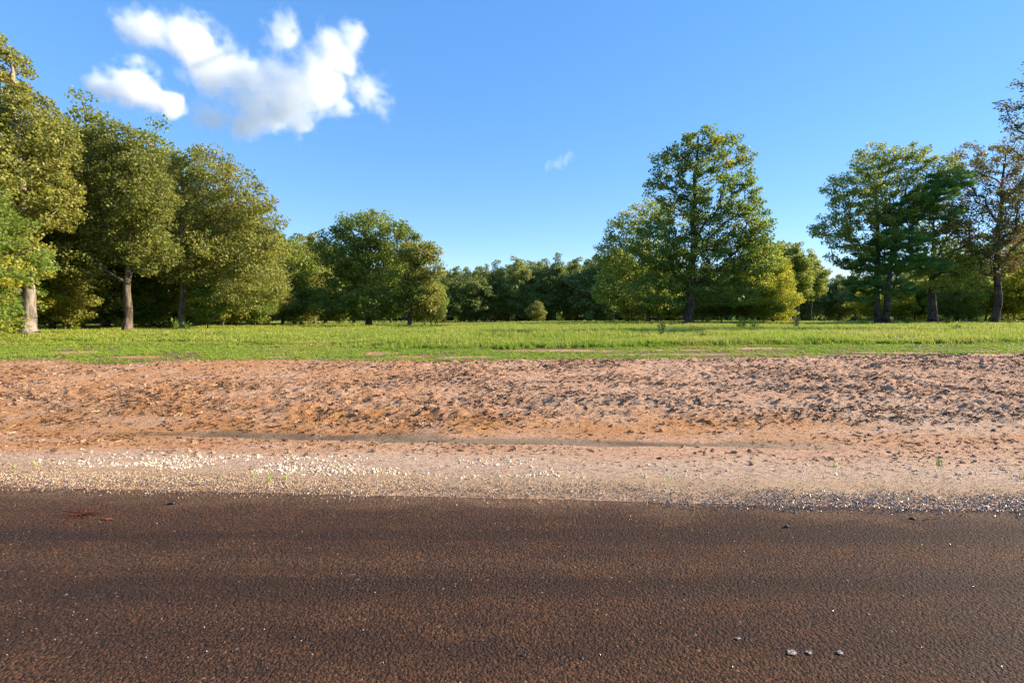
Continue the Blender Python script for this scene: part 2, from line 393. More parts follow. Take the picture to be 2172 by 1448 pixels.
# dark bits of bark, root and mulch
def chip_mesh(seed, mat, ln=1., w=.22, bend=.3):
    q = np.random.RandomState(seed); m = 5; t = np.linspace(-1, 1, m)
    cy = bend*q.normal(0, .6)*(t**2)+.08*q.normal(0, 1, m); cz = .12*np.abs(q.normal(0, 1, m))+.05
    ww = w*(1-.7*np.abs(t)**2)
    v = np.concatenate([np.stack([t*ln, cy-ww, cz*.3], -1), np.stack([t*ln, cy, cz+w*.6], -1), np.stack([t*ln, cy+ww, cz*.3], -1)])
    f = [[j*m+i, j*m+i+1, (j+1) % 3*m+i+1, (j+1) % 3*m+i] for j in range(3) for i in range(m-1)]
    me = np_mesh('chip', v, np.array(f)); me.materials.append(mat); return bpy.data.objects.new('chip', me)
n = 190000
x = r.uniform(-19, 19, n); y = 4.9+r.rand(n)**1.1*11
v = y+ROADTILT*x
p = (sstep(.40, .62, fbm(x*.5, y*1.8, 141, 4))*1.1+.18)*(.12*sstep(4.6, 5.0, v)+.38*sstep(5.2, 6.0, v)+.5*sstep(6.8, 7.8, v))*(y < edge_y(x)+.1)*(1-.85*dirt_attr(silt, x, y))*(1-.6*dirt_attr(smooth_l, x, y))
k = r.rand(n) < p*.62; x, y = x[k], y[k]; n = len(x)
s = (.012+.045*r.rand(n)**2.5)*(.5+.5*sstep(5.5, 8.5, y))
scatter('plant_debris', 'dark bits of root bark and mulch lying on the bare dirt', [chip_mesh(i, M['mulch'] if i < 5 else M['straw'], 1, .2 if i < 5 else .06) for i in range(7)],
        np.stack([x, y, dirt_z(x, y)+.002], -1), rnd_rot(r, n, .25), np.stack([s, s, s*1.5], -1), r.choice(7, n, p=[.19, .19, .18, .17, .15, .07, .05]))
# coarse white stone on the shoulder
n = 26000
x = r.uniform(-9, 9, n); v = 4.6+r.rand(n)*1.35; y = v-ROADTILT*x
band = np.exp(-((v-5.02-.05*np.sin(x))/.17)**2)*sstep(1.2, -1.2, x)*sstep(-5.2, -3.6, x)*1.2+.30*np.exp(-((v-5.45-.02*x)/.12)**2)*sstep(2.2, -.6, x)*sstep(-4.2, -3, x)
band = band+.34*np.exp(-((v-4.95)/.16)**2)*sstep(4, 0, x)*sstep(-2, 0, x)+.12*np.exp(-((v-5.3)/.3)**2)
p = band*sstep(.36, .56, fbm(x*2.1, v*3.2, 151, 3))*1.15
k = r.rand(n) < p; x, y = x[k], y[k]; n = len(x)
s = .005+.015*r.rand(n)**2.2
scatter('white_gravel', 'white crushed limestone spilled along the road shoulder', [rock_obj(20+i, M['limestone'], ICO1, .62, .3) for i in range(5)],
        np.stack([x, y, dirt_z(x, y)+s*.25], -1), rnd_rot(r, n), np.stack([s, s, s], -1), r.randint(0, 5, n))
# fine chips at the pavement edge
n = 120000
x = r.uniform(-8, 8, n); v = 4.0+r.rand(n)*1.3; y = v-ROADTILT*x
rg = 4.29+.44*(fbm(x*1.3, y*2.2, 81, 5, .6)-.5)
p = sstep(-.22, .1, v-rg)**1.5*sstep(.58, .08, v-rg)*(.45+.3*sstep(2.5, -1, x))*(.35+.65*sstep(.35, .55, fbm(x*1.7, v*3, 155, 3)))+.05*sstep(.3, .6, v-rg)+.34*sstep(-.5, .0, v-rg)**2*sstep(.3, .0, v-rg)+.3*sstep(0, 3, x)*sstep(-.25, 0, v-rg)*sstep(.4, .1, v-rg)
k = r.rand(n) < p; x, y, v, rg = x[k], y[k], v[k], rg[k]; n = len(x)
s = .003+.005*r.rand(n)**1.6
dk = r.rand(n) < sstep(.12, -.12, v-rg)*.35+sstep(.3, 3, x)*sstep(.34, .05, v-rg)*.8
pick = np.where(dk, r.randint(4, 6, n), r.randint(0, 4, n))
z = np.maximum(dirt_z(x, y), .001)+s*.3
scatter('fine_gravel', 'fine tan stone chips along the ragged edge of the pavement', [rock_obj(40+i, M['chip'] if i < 4 else M['dark_chip'], ICO1, .7, .25) for i in range(6)],
        np.stack([x, y, z], -1), rnd_rot(r, n, .8), np.stack([s, s, s], -1), pick)
# loose grit on the asphalt
n = 5200
y = 1.9+r.rand(n)*2.4; x = r.uniform(-1.25, 1.25, n)*(y+.4)
s = .0014+.003*r.rand(n)**3
scatter('road_grit', 'loose grit scattered on the muddy asphalt', [rock_obj(60+i, M['dark_chip'] if i < 2 else M['chip'], ICO1, .7, .3) for i in range(4)],
        np.stack([x, y, np.full(n, .003)], -1), rnd_rot(r, n, .8), np.stack([s, s, s], -1), r.choice(4, n, p=[.46, .44, .06, .04]))

# ------------------------------------------------------------------ grass
def grass_mat(name, a, c, dry, dry_amt):
    b = NB(name); rr = b.orand(); t = b.attr('tint')
    geo = b.N.new('ShaderNodeNewGeometry').outputs['Position']
    n = b.noise(.22, 3, .55, geo)
    col = b.mix(rr, a, c); col = b.mix(b.ramp(n, .45, .68, 0, .55), col, dry); col = b.mix(b.ramp(t, 1-dry_amt, 1.0, 0, .9), col, (.42, .33, .14))
    tl = b.N.new('ShaderNodeBsdfTranslucent'); b.L.new(col, tl.inputs['Color'])
    mx = b.N.new('ShaderNodeMixShader'); mx.inputs[0].default_value = .4
    b.L.new(b.bsdf(col, .5, .3), mx.inputs[1]); b.L.new(tl.outputs[0], mx.inputs[2]); return b.end(mx.outputs[0])
M['grass_short'] = grass_mat('grass_short', (.2, .34, .025), (.38, .48, .05), (.46, .44, .09), .14)
M['grass_tall'] = grass_mat('grass_tall', (.25, .34, .035), (.43, .48, .06), (.5, .46, .11), .16)
def tuft(seed, mat, blades=16, spread=.35, width=.05, lean=.5):
    q = np.random.RandomState(seed); V, Fc, T = [], [], []
    for i in range(blades):
        a = q.uniform(0, 6.283); rad = spread*q.rand()**.5; bx, by = rad*math.cos(a), rad*math.sin(a)
        d = q.uniform(0, 6.283); h = q.uniform(.5, 1); le = lean*q.rand()*h; w = width*q.uniform(.7, 1.2)
        px, py = -math.sin(d)*w, math.cos(d)*w; dx, dy = math.cos(d), math.sin(d)
        k0 = len(V)
        for t, ww in ((0, 1), (.45, .8), (.8, .45)):
            o = le*t*t
            V += [(bx+dx*o-px*ww, by+dy*o-py*ww, h*t*(1-.15*le*t)), (bx+dx*o+px*ww, by+dy*o+py*ww, h*t*(1-.15*le*t))]
        V.append((bx+dx*le, by+dy*le, h*(1-.25*le)))
        Fc += [[k0, k0+1, k0+3], [k0, k0+3, k0+2], [k0+2, k0+3, k0+5], [k0+2, k0+5, k0+4], [k0+4, k0+5, k0+6]]
        T += [q.rand()]*7
    me = np_mesh('tuft', np.array(V), np.array(Fc), False, dict(tint=np.array(T))); me.materials.append(mat)
    return bpy.data.objects.new('tuft', me)
def field_z(x, y): return np.where(y < 17.2, dirt_z(x, np.minimum(y, 18.4)), zbase(x, y))
def grow(name, label, y0, y1, dens, hfun, wscale, srcs, seed, pad=1.12, power=1.):
    q = np.random.RandomState(seed)
    half = lambda y: pad*y*1086/F
    area = (half(y0)+half(y1))*(y1-y0); n = int(area*dens)
    y = y0+(y1-y0)*q.rand(int(n*1.3))**power; x = q.uniform(-1, 1, len(y))*half(y1); k = np.abs(x) < half(y)+1; x, y = x[k], y[k]
    e = edge_y(x)+.35*(fbm(x*1.7, y*.0+3, 171, 4)-.5)
    p = sstep(0, .35, y-e)*(1-.97*bare_mask(x, y))*(.15+.85*sstep(.36, .54, fbm(x*.5, y*1.1, 181, 4)))
    k = q.rand(len(x)) < p; x, y = x[k], y[k]
    h = hfun(x, y)*q.uniform(.6, 1.15, len(x)); w = wscale*q.uniform(.75, 1.3, len(x))
    rot = np.stack([q.normal(0, .12, len(x)), q.normal(0, .12, len(x)), q.uniform(0, 6.28, len(x))], -1)
    scatter(name, label, srcs, np.stack([x, y, field_z(x, y)-.01], -1), rot, np.stack([w, w, h], -1), q.randint(0, len(srcs), len(x)))
# taller uncut grass starts along a line; right of centre it is close, on the left it lies further back
_t = np.array([ground_at(*p)[:2] for p in [(-600, 722), (0, 722), (500, 728), (820, 742), (1000, 741), (1300, 738), (1600, 733), (1900, 731), (2172, 728), (2700, 722)]])
def tall_line(x): return np.interp(x, _t[:, 0], _t[:, 1])
def h_all(x, y):
    t = sstep(-.08, .2, y-tall_line(x)-.5*(fbm(x*.6, y*.2, 191, 3)-.5))
    right = sstep(-8, -1, x)
    hi = .10+.15*right+.34*(fbm(x*.3, y*.5, 201, 3)-.42)
    return .075+t*np.maximum(hi-.03, .06)
S1 = lambda m, s, **k: [tuft(s+i, m, **k) for i in range(4)]
grow('grass_verge', 'short bright green grass along the top of the dirt bank', 12, 18, 150, h_all, .14, S1(M['grass_short'], 1, spread=.5, width=.05, lean=.9), 501)
grow('meadow_grass', 'uncut green meadow grass behind the verge', 16.5, 36, 62, lambda x, y: h_all(x, y)*1.05, .26, S1(M['grass_tall'], 11, spread=.5, width=.045, lean=.8), 502, 1.1, 1.4)
grow('pasture_grass', 'sunlit pasture grass reaching back to the trees', 34, 64, 14, lambda x, y: .2+.1*(fbm(x*.2, y*.2, 211, 2)-.4), .5, S1(M['grass_tall'], 21, spread=.6, width=.045, lean=.7), 503)
grow('distant_grass', 'distant pasture grass at the foot of the far woods', 62, 118, 3.4, lambda x, y: .28+0*x, .9, S1(M['grass_tall'], 31, spread=.7, width=.04, lean=.6), 504, 1.05)

# ------------------------------------------------------------------ trees
def unit(a): return a/np.maximum(np.linalg.norm(a, axis=-1, keepdims=True), 1e-9)
def tree_meshes(name, blobs, seed, nclus, per, leaf, crad, r0, trunk_top, lean=(0, 0), needle=False, fork=None, shell=.5, minr=.012, tubemin=0., bark='bark', leafmat='leaf_olive', squash=.7, gap=1.0, sig=.42):
    """blobs: crown ellipsoids (x,y,z,rx,ry,rz) in metres from the foot of the trunk -> (wood mesh, leaf mesh)"""
    q = np.random.RandomState(seed); per = int(per*1.35); leaf = leaf*.87
    B = np.array(blobs, float)
    w = (B[:, 3]*B[:, 4]*B[:, 5])**(.72); w /= w.sum()
    pts = []; tries = 0; mind = crad*gap
    P = np.zeros((nclus, 3)); m = 0
    while m < nclus and tries < nclus*25:
        tries += 1
        bb = B[q.choice(len(B), p=w)]; d = unit(q.normal(size=3)); rr = (shell**3+(1-shell**3)*q.rand())**(1/3)
        c = bb[:3]+d*bb[3:]*rr
        if c[2] < .5: continue
        if m and ((P[:m]-c)**2).sum(1).min() < mind*mind:
            if tries < nclus*18: continue
        P[m] = c; m += 1
    P = P[:m]
    # trunk
    nz = max(8, int(trunk_top/.45)); hz = np.concatenate([[-.2, 0, .15, .4], np.linspace(.8, trunk_top, nz)])
    wob = np.cumsum(q.normal(0, .035*math.sqrt(trunk_top/10), (len(hz), 2)), 0); wob -= wob[1]; t = np.clip(hz/trunk_top, 0, 1)
    tp = np.stack([wob[:, 0]+lean[0]*t**1.3, wob[:, 1]+lean[1]*t**1.3, hz], -1)
    cap = len(tp)+m*14
    N = np.zeros((cap, 3)); par = np.full(cap, -1); pl = np.zeros(cap); cnt = np.zeros(cap); istr = np.zeros(cap, bool)
    nt = len(tp); N[:nt] = tp; par[1:nt] = np.arange(nt-1); pl[:nt] = np.maximum(tp[:, 2], 0); istr[:nt] = True
    lowest = max(.9, trunk_top*.1) if fork is None else fork
    n = nt; order = np.argsort(np.hypot(P[:, 0]-np.interp(P[:, 2], tp[:, 2], tp[:, 0]), P[:, 1]-np.interp(P[:, 2], tp[:, 2], tp[:, 1])))
    tips = np.zeros(m, int)
    for ci in order:
        c = P[ci]; d = c-N[:n]; L = np.sqrt((d**2).sum(1))
        cost = L*(1+.9*np.clip(-(d[:, 2]/np.maximum(L, .01))+.05, 0, 1))+.42*pl[:n]
        cost = np.where(istr[:n] & (N[:n, 2] < lowest), 1e9, cost)
        j = int(np.argmin(cost)); Lj = L[j]
        k = int(min(12, max(2, math.ceil(Lj/.65))))
        mid = (N[j]+c)/2+np.array([0, 0, (.13 if not needle else -.04)*Lj])+q.normal(0, .07*Lj, 3)
        tt = np.linspace(0, 1, k+1)[1:, None]
        cur = (1-tt)**2*N[j]+2*tt*(1-tt)*mid+tt**2*c
        cur[:-1] += q.normal(0, .035, (k-1, 3))
        N[n:n+k] = cur; par[n] = j; par[n+1:n+k] = np.arange(n, n+k-1)
        pl[n:n+k] = pl[j]+np.cumsum(np.full(k, Lj/k)); n += k; tips[ci] = n-1; cnt[n-1] += 1
    for i in range(n-1, 0, -1): cnt[par[i]] += cnt[i]
    rad = minr+(r0*.78-minr)*(np.maximum(cnt[:n], .5)/max(m, 1))**.52
    tz = np.clip(N[:nt, 2]/trunk_top, 0, 1)
    rad[:nt] = np.maximum(r0*(1-.82*tz**.9), minr*2)
    rad[:4] = r0*np.array([1.55, 1.45, 1.28, 1.1])
    V, Fc, off = [], [], 0
    ii = np.arange(1, n); pp = par[1:n]; r1 = rad[1:n]; rp = np.minimum(rad[pp], r1*1.35)
    rp[:nt-1] = rad[:nt-1]
    for lo, hi, sides in ((.13, 9, 10), (.045, .13, 6), (tubemin, .045, 3)):
        k = (r1 >= lo) & (r1 < hi)
        if not k.any(): continue
        a, c = N[pp[k]], N[ii[k]]; ax = unit(c-a)
        ref = np.where(np.abs(ax[:, [0]]) > .85, np.array([[0, 1., 0]]), np.array([[1., 0, 0]]))
        u = unit(np.cross(ax, ref)); vv = np.cross(ax, u)
        th = np.arange(sides)*2*math.pi/sides
        ring = np.cos(th)[None, :, None]*u[:, None]+np.sin(th)[None, :, None]*vv[:, None]
        v = np.concatenate([a[:, None]+ring*rp[k][:, None, None], c[:, None]+ring*r1[k][:, None, None]], 1)
        e = len(a); base = off+np.arange(e)[:, None]*2*sides; s = np.arange(sides)
        Fc.append(np.stack([base+s, base+(s+1) % sides, base+(s+1) % sides+sides, base+s+sides], -1).reshape(-1, 4))
        V.append(v.reshape(-1, 3)); off += e*2*sides
    wood = np_mesh(name+'_wood', np.concatenate(V), np.concatenate(Fc), True); wood.materials.append(M[bark])
    # leaves round each twig end
    tot = m*per
    cl = np.repeat(np.arange(m), per); cs = q.uniform(.7, 1.25, m)[cl]
    back = N[par[tips]]-N[tips]; along = q.rand(tot)**2*.9
    ctr = N[tips][cl]+back[cl]*along[:, None]
    g = q.normal(size=(tot, 3)); g *= np.minimum(1, 1.7/np.linalg.norm(g, axis=1, keepdims=True)); g = g*np.array([1, 1, squash])*crad*sig
    pos = ctr+g*cs[:, None]
    outw = unit(pos-np.array([0, 0, 1.])*0-np.concatenate([np.interp(pos[:, 2], tp[:, 2], tp[:, 0])[:, None], np.interp(pos[:, 2], tp[:, 2], tp[:, 1])[:, None], pos[:, [2]]*.9], 1))
    if needle:
        ax = unit(outw*.8+unit(g)*.9+np.array([0, 0, .25])); L = leaf*q.uniform(.7, 1.2, tot); W = L*.11
    else:
        ax = unit(q.normal(size=(tot, 3))+outw*.5+np.array([0, 0, -.35])); L = leaf*q.uniform(.6, 1.25, tot); W = L*.42
    nrm = unit(np.cross(ax, unit(q.normal(size=(tot, 3))+np.array([0, 0, .0]))))
    nrm = np.where(nrm[:, [2]] < 0, -nrm, nrm); nrm = unit(nrm+np.array([0, 0, .12])); sd = unit(np.cross(ax, nrm)); nrm = np.cross(sd, ax)
    b0 = pos-ax*L[:, None]*.5; tipv = pos+ax*L[:, None]*.5; md = pos-ax*L[:, None]*.06
    up = nrm*W[:, None]*.35
    v = np.stack([b0, md+sd*W[:, None]+up, tipv, md-sd*W[:, None]+up], 1).reshape(-1, 3)
    i4 = np.arange(tot)[:, None]*4
    f = np.concatenate([i4+np.array([[0, 1, 2]]), i4+np.array([[0, 2, 3]])], 1).reshape(-1, 3)
    tint = np.repeat(np.clip(q.rand(tot)*.75+q.rand(m)[cl]*.25, 0, 1), 4); clump = np.repeat(np.clip(q.rand(m)[cl]*.8+q.rand(tot)*.2, 0, 1), 4)
    lv = np_mesh(name+'_leaves', v, f, False, dict(tint=tint, clump=clump)); lv.materials.append(M[leafmat])
    return wood, lv

def plant_tree(meshes, x, y, z, label, name='broadleaf_tree', group=None, rot=0., scale=1., zs=None, cat='tree', leafmat=None):
    o = bpy.data.objects.new(name, None); C.objects.link(o); o.empty_display_size = .5
    o.location = (x, y, z); o.rotation_euler = (0, 0, rot); o.scale = (scale, scale, zs or scale)
    tag(o, label, cat, group)
    t = link('trunk', meshes[0], o); c = link('crown', meshes[1], o)
    if leafmat:
        c.material_slots[0].link = 'OBJECT'; c.material_slots[0].material = M[leafmat]
    return o

def px_blobs(px, depth, bl, basey, flat=.9, seed=0):
    """crown lobes read off the photograph as (x, y, rx, ry) pixels -> metres about a trunk standing at this depth"""
    k = depth/F; X, Y, Z = at_depth(px, depth); q = np.random.RandomState(seed+77); out = []
    for (cx, cy, rx, ry) in bl:
        dep = flat*(rx+ry)/2*k
        zc = CAMZ+(HY-cy)*k-Z
        out.append(((cx-px)*k, q.uniform(-.6, .6)*dep, zc, rx*k, dep, ry*k))
    return out
def hero(name, label, px, depth, bl, nclus, per, leaf, crad, r0, top_px, seed, objname='broadleaf_tree', **kw):
    X, Y, Z = at_depth(px, depth); k = depth/F
    top = (HY-top_px)*k+CAMZ-Z
    leanx = kw.pop('lean_px', 0)*k
    me = tree_meshes(name, px_blobs(px, depth, bl, 0, seed=seed), seed, nclus, per, leaf, crad, r0, top, lean=(leanx, 0), **kw)
    return plant_tree(me, X, Y, Z, label, objname), me

# --- left wood, front row
_, ME_L1 = hero('left_tall', 'tallest tree at the left edge with thick pale trunk, crown cut by the frame', 65, 22,
     [(-40, 105, 55, 55), (-10, 160, 45, 70), (40, 235, 55, 55), (-60, 270, 90, 100), (85, 300, 50, 50), (20, 380, 90, 80), (90, 420, 55, 70), (-50, 480, 100, 90), (30, 530, 85, 60), (-30, 580, 100, 40)],
     430, 90, .16, .62, .27, 120, 1, lean_px=-60, bark='bark_pale', leafmat='leaf_olive')
_, ME_L2 = hero('left_twin', 'left wood tree with lit straight reddish trunk, second trunk from the left edge', 271, 25.5,
     [(250, 292, 45, 35), (200, 310, 50, 45), (300, 330, 50, 45), (160, 380, 60, 60), (245, 400, 90, 70), (310, 430, 60, 70), (220, 490, 100, 60), (290, 530, 60, 45), (170, 560, 60, 40), (150, 300, 45, 35), (120, 470, 50, 60)],
     420, 75, .15, .64, .21, 290, 2, leafmat='leaf_olive')
_, ME_L4 = hero('left_oak', 'broad rounded oak ending the left wood, its trunk forking into pale limbs', 385, 30.5,
     [(430, 350, 65, 38), (365, 370, 75, 50), (490, 395, 65, 50), (545, 455, 45, 50), (420, 450, 120, 70), (520, 530, 80, 60), (420, 550, 100, 55), (565, 590, 48, 50), (500, 625, 80, 32), (330, 450, 50, 60)],
     500, 62, .17, .74, .23, 400, 3, leafmat='leaf_olive', fork=4.0, bark='bark_pale')
# --- middle left
_, ME_M1 = hero('field_oak', 'round-topped oak standing left of centre at the far end of the field', 782, 47,
     [(790, 490, 78, 38), (725, 530, 55, 45), (845, 515, 42, 42), (785, 560, 100, 50), (725, 610, 60, 42), (835, 610, 55, 45), (780, 645, 105, 30), (695, 650, 40, 25)],
     360, 75, .25, .95, .3, 500, 4, leafmat='leaf_green', fork=3.2)
_, ME_M2 = hero('lean_oak', 'slender open tree at the right flank of the round-topped oak', 868, 45,
     [(893, 540, 38, 26), (920, 572, 20, 22), (880, 585, 30, 22), (865, 535, 18, 25), (908, 635, 34, 34), (918, 664, 24, 18), (868, 640, 22, 30)],
     150, 70, .23, .8, .19, 525, 5, leafmat='leaf_olive', bark='bark_dark')
# --- right of centre
_, ME_R1 = hero('sweetgum', 'tall lone sweetgum right of centre with thick dark trunk, standing forward in the field', 1460, 41,
     [(1495, 305, 50, 32), (1555, 312, 35, 35), (1425, 350, 42, 45), (1400, 395, 35, 30), (1598, 335, 14, 22), (1500, 385, 85, 50), (1580, 410, 32, 55), (1450, 460, 70, 50), (1550, 485, 75, 55), (1390, 525, 70, 50), (1490, 555, 120, 55), (1590, 545, 42, 60), (1400, 610, 75, 40), (1530, 620, 85, 32)],
     430, 80, .22, .72, .42, 290, 6, leafmat='leaf_sweetgum', bark='bark_dark', lean_px=25, fork=2.6)
_, ME_R2 = hero('sweetgum_back', 'pale green sweetgum close behind the left side of the tall lone sweetgum', 1372, 50,
     [(1375, 460, 45, 32), (1330, 490, 45, 40), (1300, 545, 40, 45), (1360, 560, 80, 60), (1310, 610, 50, 40), (1380, 630, 70, 35)],
     230, 70, .25, .9, .2, 470, 7, leafmat='leaf_sweetgum')
# --- right side
_, ME_R5 = hero('airy_tree', 'airy broadleaf tree sharing a double trunk with the dark pine, right of the lone sweetgum', 1866, 45,
     [(1865, 340, 60, 36), (1925, 345, 50, 42), (1805, 410, 65, 50), (1900, 420, 85, 55), (1760, 488, 52, 32), (1835, 490, 75, 45), (1985, 370, 40, 45), (1800, 540, 50, 25)],
     360, 62, .2, .64, .3, 330, 8, leafmat='leaf_green', bark='bark_dark', lean_px=10, fork=3.5)
_, ME_R6 = hero('pine', 'dark green pine with long drooping boughs beside the airy tree', 1882, 44.6,
     [(2005, 385, 48, 22), (1960, 420, 55, 26), (1990, 455, 35, 16), (1915, 455, 50, 26), (1900, 510, 60, 26), (1870, 555, 80, 26), (1955, 560, 55, 20), (1840, 605, 50, 20), (1905, 610, 45, 20), (1825, 632, 30, 10)],
     260, 130, .34, .6, .3, 380, 9, 'pine_tree', leafmat='needle', bark='bark_dark', needle=True, lean_px=55, fork=3.0, squash=.42)
_, ME_R7 = hero('brown_tree', 'tall thin-leaved brownish tree with leaning trunk near the right edge', 2108, 45,
     [(2075, 335, 60, 40), (2145, 345, 60, 45), (2040, 410, 60, 45), (2140, 430, 80, 55), (2060, 490, 80, 45), (2170, 520, 70, 45), (2220, 400, 70, 70), (2090, 560, 80, 35)],
     440, 58, .18, .66, .33, 330, 10, leafmat='leaf_brown', bark='bark_dark', lean_px=22, fork=3.6)
_, ME_R8 = hero('edge_tree', 'dark twiggy branches of a nearer tree reaching in at the top right corner', 2300, 27,
     [(2170, 235, 45, 45), (2230, 190, 70, 80), (2320, 150, 110, 90), (2330, 280, 120, 90), (2300, 400, 90, 70)],
     230, 45, .14, .62, .3, 150, 11, leafmat='leaf_brown', bark='bark_dark', fork=5)
hero('right_oak', 'thick dark trunked tree between the pine and the leaning brownish tree', 1979, 47,
     [(1985, 470, 60, 40), (1940, 520, 60, 40), (2030, 530, 60, 45), (1985, 580, 75, 40)], 150, 60, .22, .8, .42, 470, 12, leafmat='leaf_green', bark='bark_dark', fork=4)

# --- shared tree kinds for the woods behind
def kind(name, seed, H, rad, low, n, per, leaf, crad, r0, leafmat, bark='bark', **kw):
    q = np.random.RandomState(seed); bl = []
    for i in range(9):
        t = (i+.5)/9; z = low+(H-low)*t; rr = rad*(math.sin(math.pi*min(1, .22+t*.78))**.7)
        a = q.uniform(0, 6.28); o = rr*.42*q.rand()
        bl.append((o*math.cos(a), o*math.sin(a), z-.1*rr, rr*.8, rr*.8, (H-low)/9*1.5))
    return tree_meshes(name, bl, seed, n, per, leaf, crad, r0, H*.9, leafmat=leafmat, bark=bark, **kw)
K = {}
K['near_a'] = kind('near_a', 31, 11, 3.6, 1.6, 300, 80, .17, .75, .17, 'leaf_olive')
K['near_b'] = kind('near_b', 32, 9, 3.0, 1.2, 260, 80, .16, .7, .13, 'leaf_green')
K['under'] = kind('under', 33, 4.2, 2.0, 1.2, 130, 80, .17, .6, .06, 'leaf_yellow', fork=.6)
K['far_a'] = kind('far_a', 34, 12, 4.4, 3.2, 190, 75, .33, 1.15, .2, 'leaf_far', tubemin=.02)
K['far_b'] = kind('far_b', 35, 13, 3.6, 3.8, 180, 75, .33, 1.1, .19, 'leaf_far', tubemin=.02)
K['far_c'] = kind('far_c', 36, 11, 4.8, 2.4, 200, 75, .34, 1.2, .2, 'leaf_far', tubemin=.02)
K['thicket'] = kind('thicket', 38, 5, 3.6, .3, 150, 70, .33, 1.1, .08, 'leaf_far', fork=.3, tubemin=.03)
K['slim'] = kind('slim', 37, 12, 2.4, 5.0, 130, 75, .3, .95, .14, 'leaf_green', bark='bark_dark', tubemin=.02)

ORD = 'leftmost second third fourth fifth sixth seventh eighth ninth tenth eleventh twelfth thirteenth fourteenth fifteenth'.split()
def stand(rows, group, lab, mats=None, seed=0):
    q = random.Random(seed); order = sorted(p[1] for p in rows); base = lab
    for (kd, px, dep, h) in rows:
        k = order.index(px); lab = base.replace('{}', (ORD[k] if k < len(rows)-1 else 'rightmost')) if '{}' in base else base
        X, Y, Z = at_depth(px, dep)
        H0 = dict(near_a=11, near_b=9, under=4.2, far_a=12, far_b=13, far_c=11, slim=12, thicket=5)[kd]
        s = h/H0
        plant_tree(K[kd], X, Y, Z, lab, 'understory_tree' if kd == 'under' else 'broadleaf_tree', group, q.uniform(0, 6.28), s*q.uniform(.95, 1.08), s, leafmat=mats[q.randrange(len(mats))] if mats else None)

stand([('near_b', -90, 19, 7.5), ('near_b', -180, 24, 12)], 'trees cut by the left frame edge', '{} of two green leafy trees cut by the left frame edge', ['leaf_sweetgum'], 1)
stand([('near_a', 224, 31.5, 12.6), ('near_a', 150, 33, 12), ('near_b', 110, 28, 9.5), ('near_b', 165, 36, 10), ('near_a', 325, 38, 12), ('near_b', 345, 33, 8), ('near_a', 470, 34, 9.6), ('near_b', 430, 37, 10), ('near_b', 505, 40, 9.5), ('near_a', 545, 42, 9.5),
       ('near_a', 168, 30, 13.6), ('near_a', 332, 36, 14.2), ('near_b', 30, 36, 12), ('near_a', 90, 44, 13), ('near_b', 250, 45, 13), ('near_a', 390, 47, 12)], 'trees inside the left wood', '{} tree from the left inside the left wood behind its front trunks', ['leaf_olive', 'leaf_olive', 'leaf_green'], 2)
stand([('under', 20, 24, 3.6), ('under', 140, 27, 3.4), ('under', 320, 31, 3.6), ('under', 440, 30, 3.0), ('under', 540, 36, 3.6)], 'low leafy saplings under the left wood', '{} low leafy sapling from the left under the left wood', ['leaf_olive', 'leaf_sweetgum'], 3)
stand([('far_c', 600, 50, 9.5), ('near_b', 640, 52, 9.2), ('far_a', 668, 56, 10), ('far_c', 690, 60, 10.5), ('far_b', 625, 64, 11), ('far_a', 560, 60, 11), ('far_c', 750, 66, 10), ('far_a', 830, 68, 10), ('far_b', 880, 70, 9.5), ('far_c', 915, 58, 5.6), ('under', 900, 50, 3.2), ('under', 720, 50, 3.0)],
      'trees between the left wood and the round-topped oak', '{} tree from the left in the gap behind the round-topped oak', ['leaf_olive', 'leaf_green'], 4)
stand([('far_a', 965, 92, 10.4), ('far_c', 1010, 94, 11), ('far_b', 1050, 96, 11.6), ('far_a', 1095, 95, 12.6), ('far_c', 1140, 97, 12.4), ('far_b', 1180, 95, 12.8), ('far_a', 1225, 97, 12.6), ('far_c', 1265, 92, 12.8), ('far_b', 1300, 88, 13), ('far_c', 1345, 92, 12.5)],
      'front trees of the far central tree line', '{} tree from the left in the front of the shaded far tree line', None, 5)
stand([('far_c', 940, 108, 11), ('far_a', 985, 110, 12), ('far_b', 1030, 112, 12.4), ('far_c', 1075, 110, 13), ('far_a', 1120, 112, 13.6), ('far_b', 1160, 114, 13.8), ('far_c', 1205, 112, 13.8), ('far_a', 1250, 114, 14), ('far_b', 1290, 110, 14)],
      'trees of the far central tree line', 'tree top showing behind the front of the shaded far tree line', None, 15)
stand([('under', 1138, 80, 3.7)], None, 'small sunlit tree with slanting pale stems before the far central tree line', ['leaf_olive'], 6)
stand([('far_c', 1610, 52, 9.0), ('near_b', 1640, 50, 7.6), ('under', 1580, 50, 4.6), ('under', 1530, 52, 4.2), ('under', 1490, 53, 4.0), ('under', 1430, 54, 4.0), ('under', 1395, 55, 4.2), ('under', 1620, 47, 4.2), ('under', 1340, 56, 4.0)],
      'sunlit yellow-green trees behind the lone sweetgum', '{} of the sunlit yellow-green young trees behind the lone sweetgum', ['leaf_yellow'], 7)
stand([('slim', 1655, 68, 11), ('slim', 1668, 72, 11.4), ('slim', 1682, 70, 11), ('slim', 1693, 67, 10.6), ('slim', 1720, 74, 10.8)], 'slim dark-trunked trees', '{} slim dark trunk in the clump between the sweetgum and the airy tree', None, 8)
stand([('far_c', 1780, 100, 10), ('far_a', 1815, 95, 10), ('far_b', 1750, 108, 10), ('far_a', 1700, 98, 11.5), ('far_c', 1650, 100, 12), ('far_b', 1590, 104, 13), ('far_a', 1540, 104, 13), ('far_c', 1490, 100, 12.5), ('far_b', 1440, 102, 13), ('far_a', 1395, 100, 13)],
      'trees behind the lone sweetgum and slim trunks', '{} tree from the left of the far wood behind the sweetgum and slim trunks', None, 9)
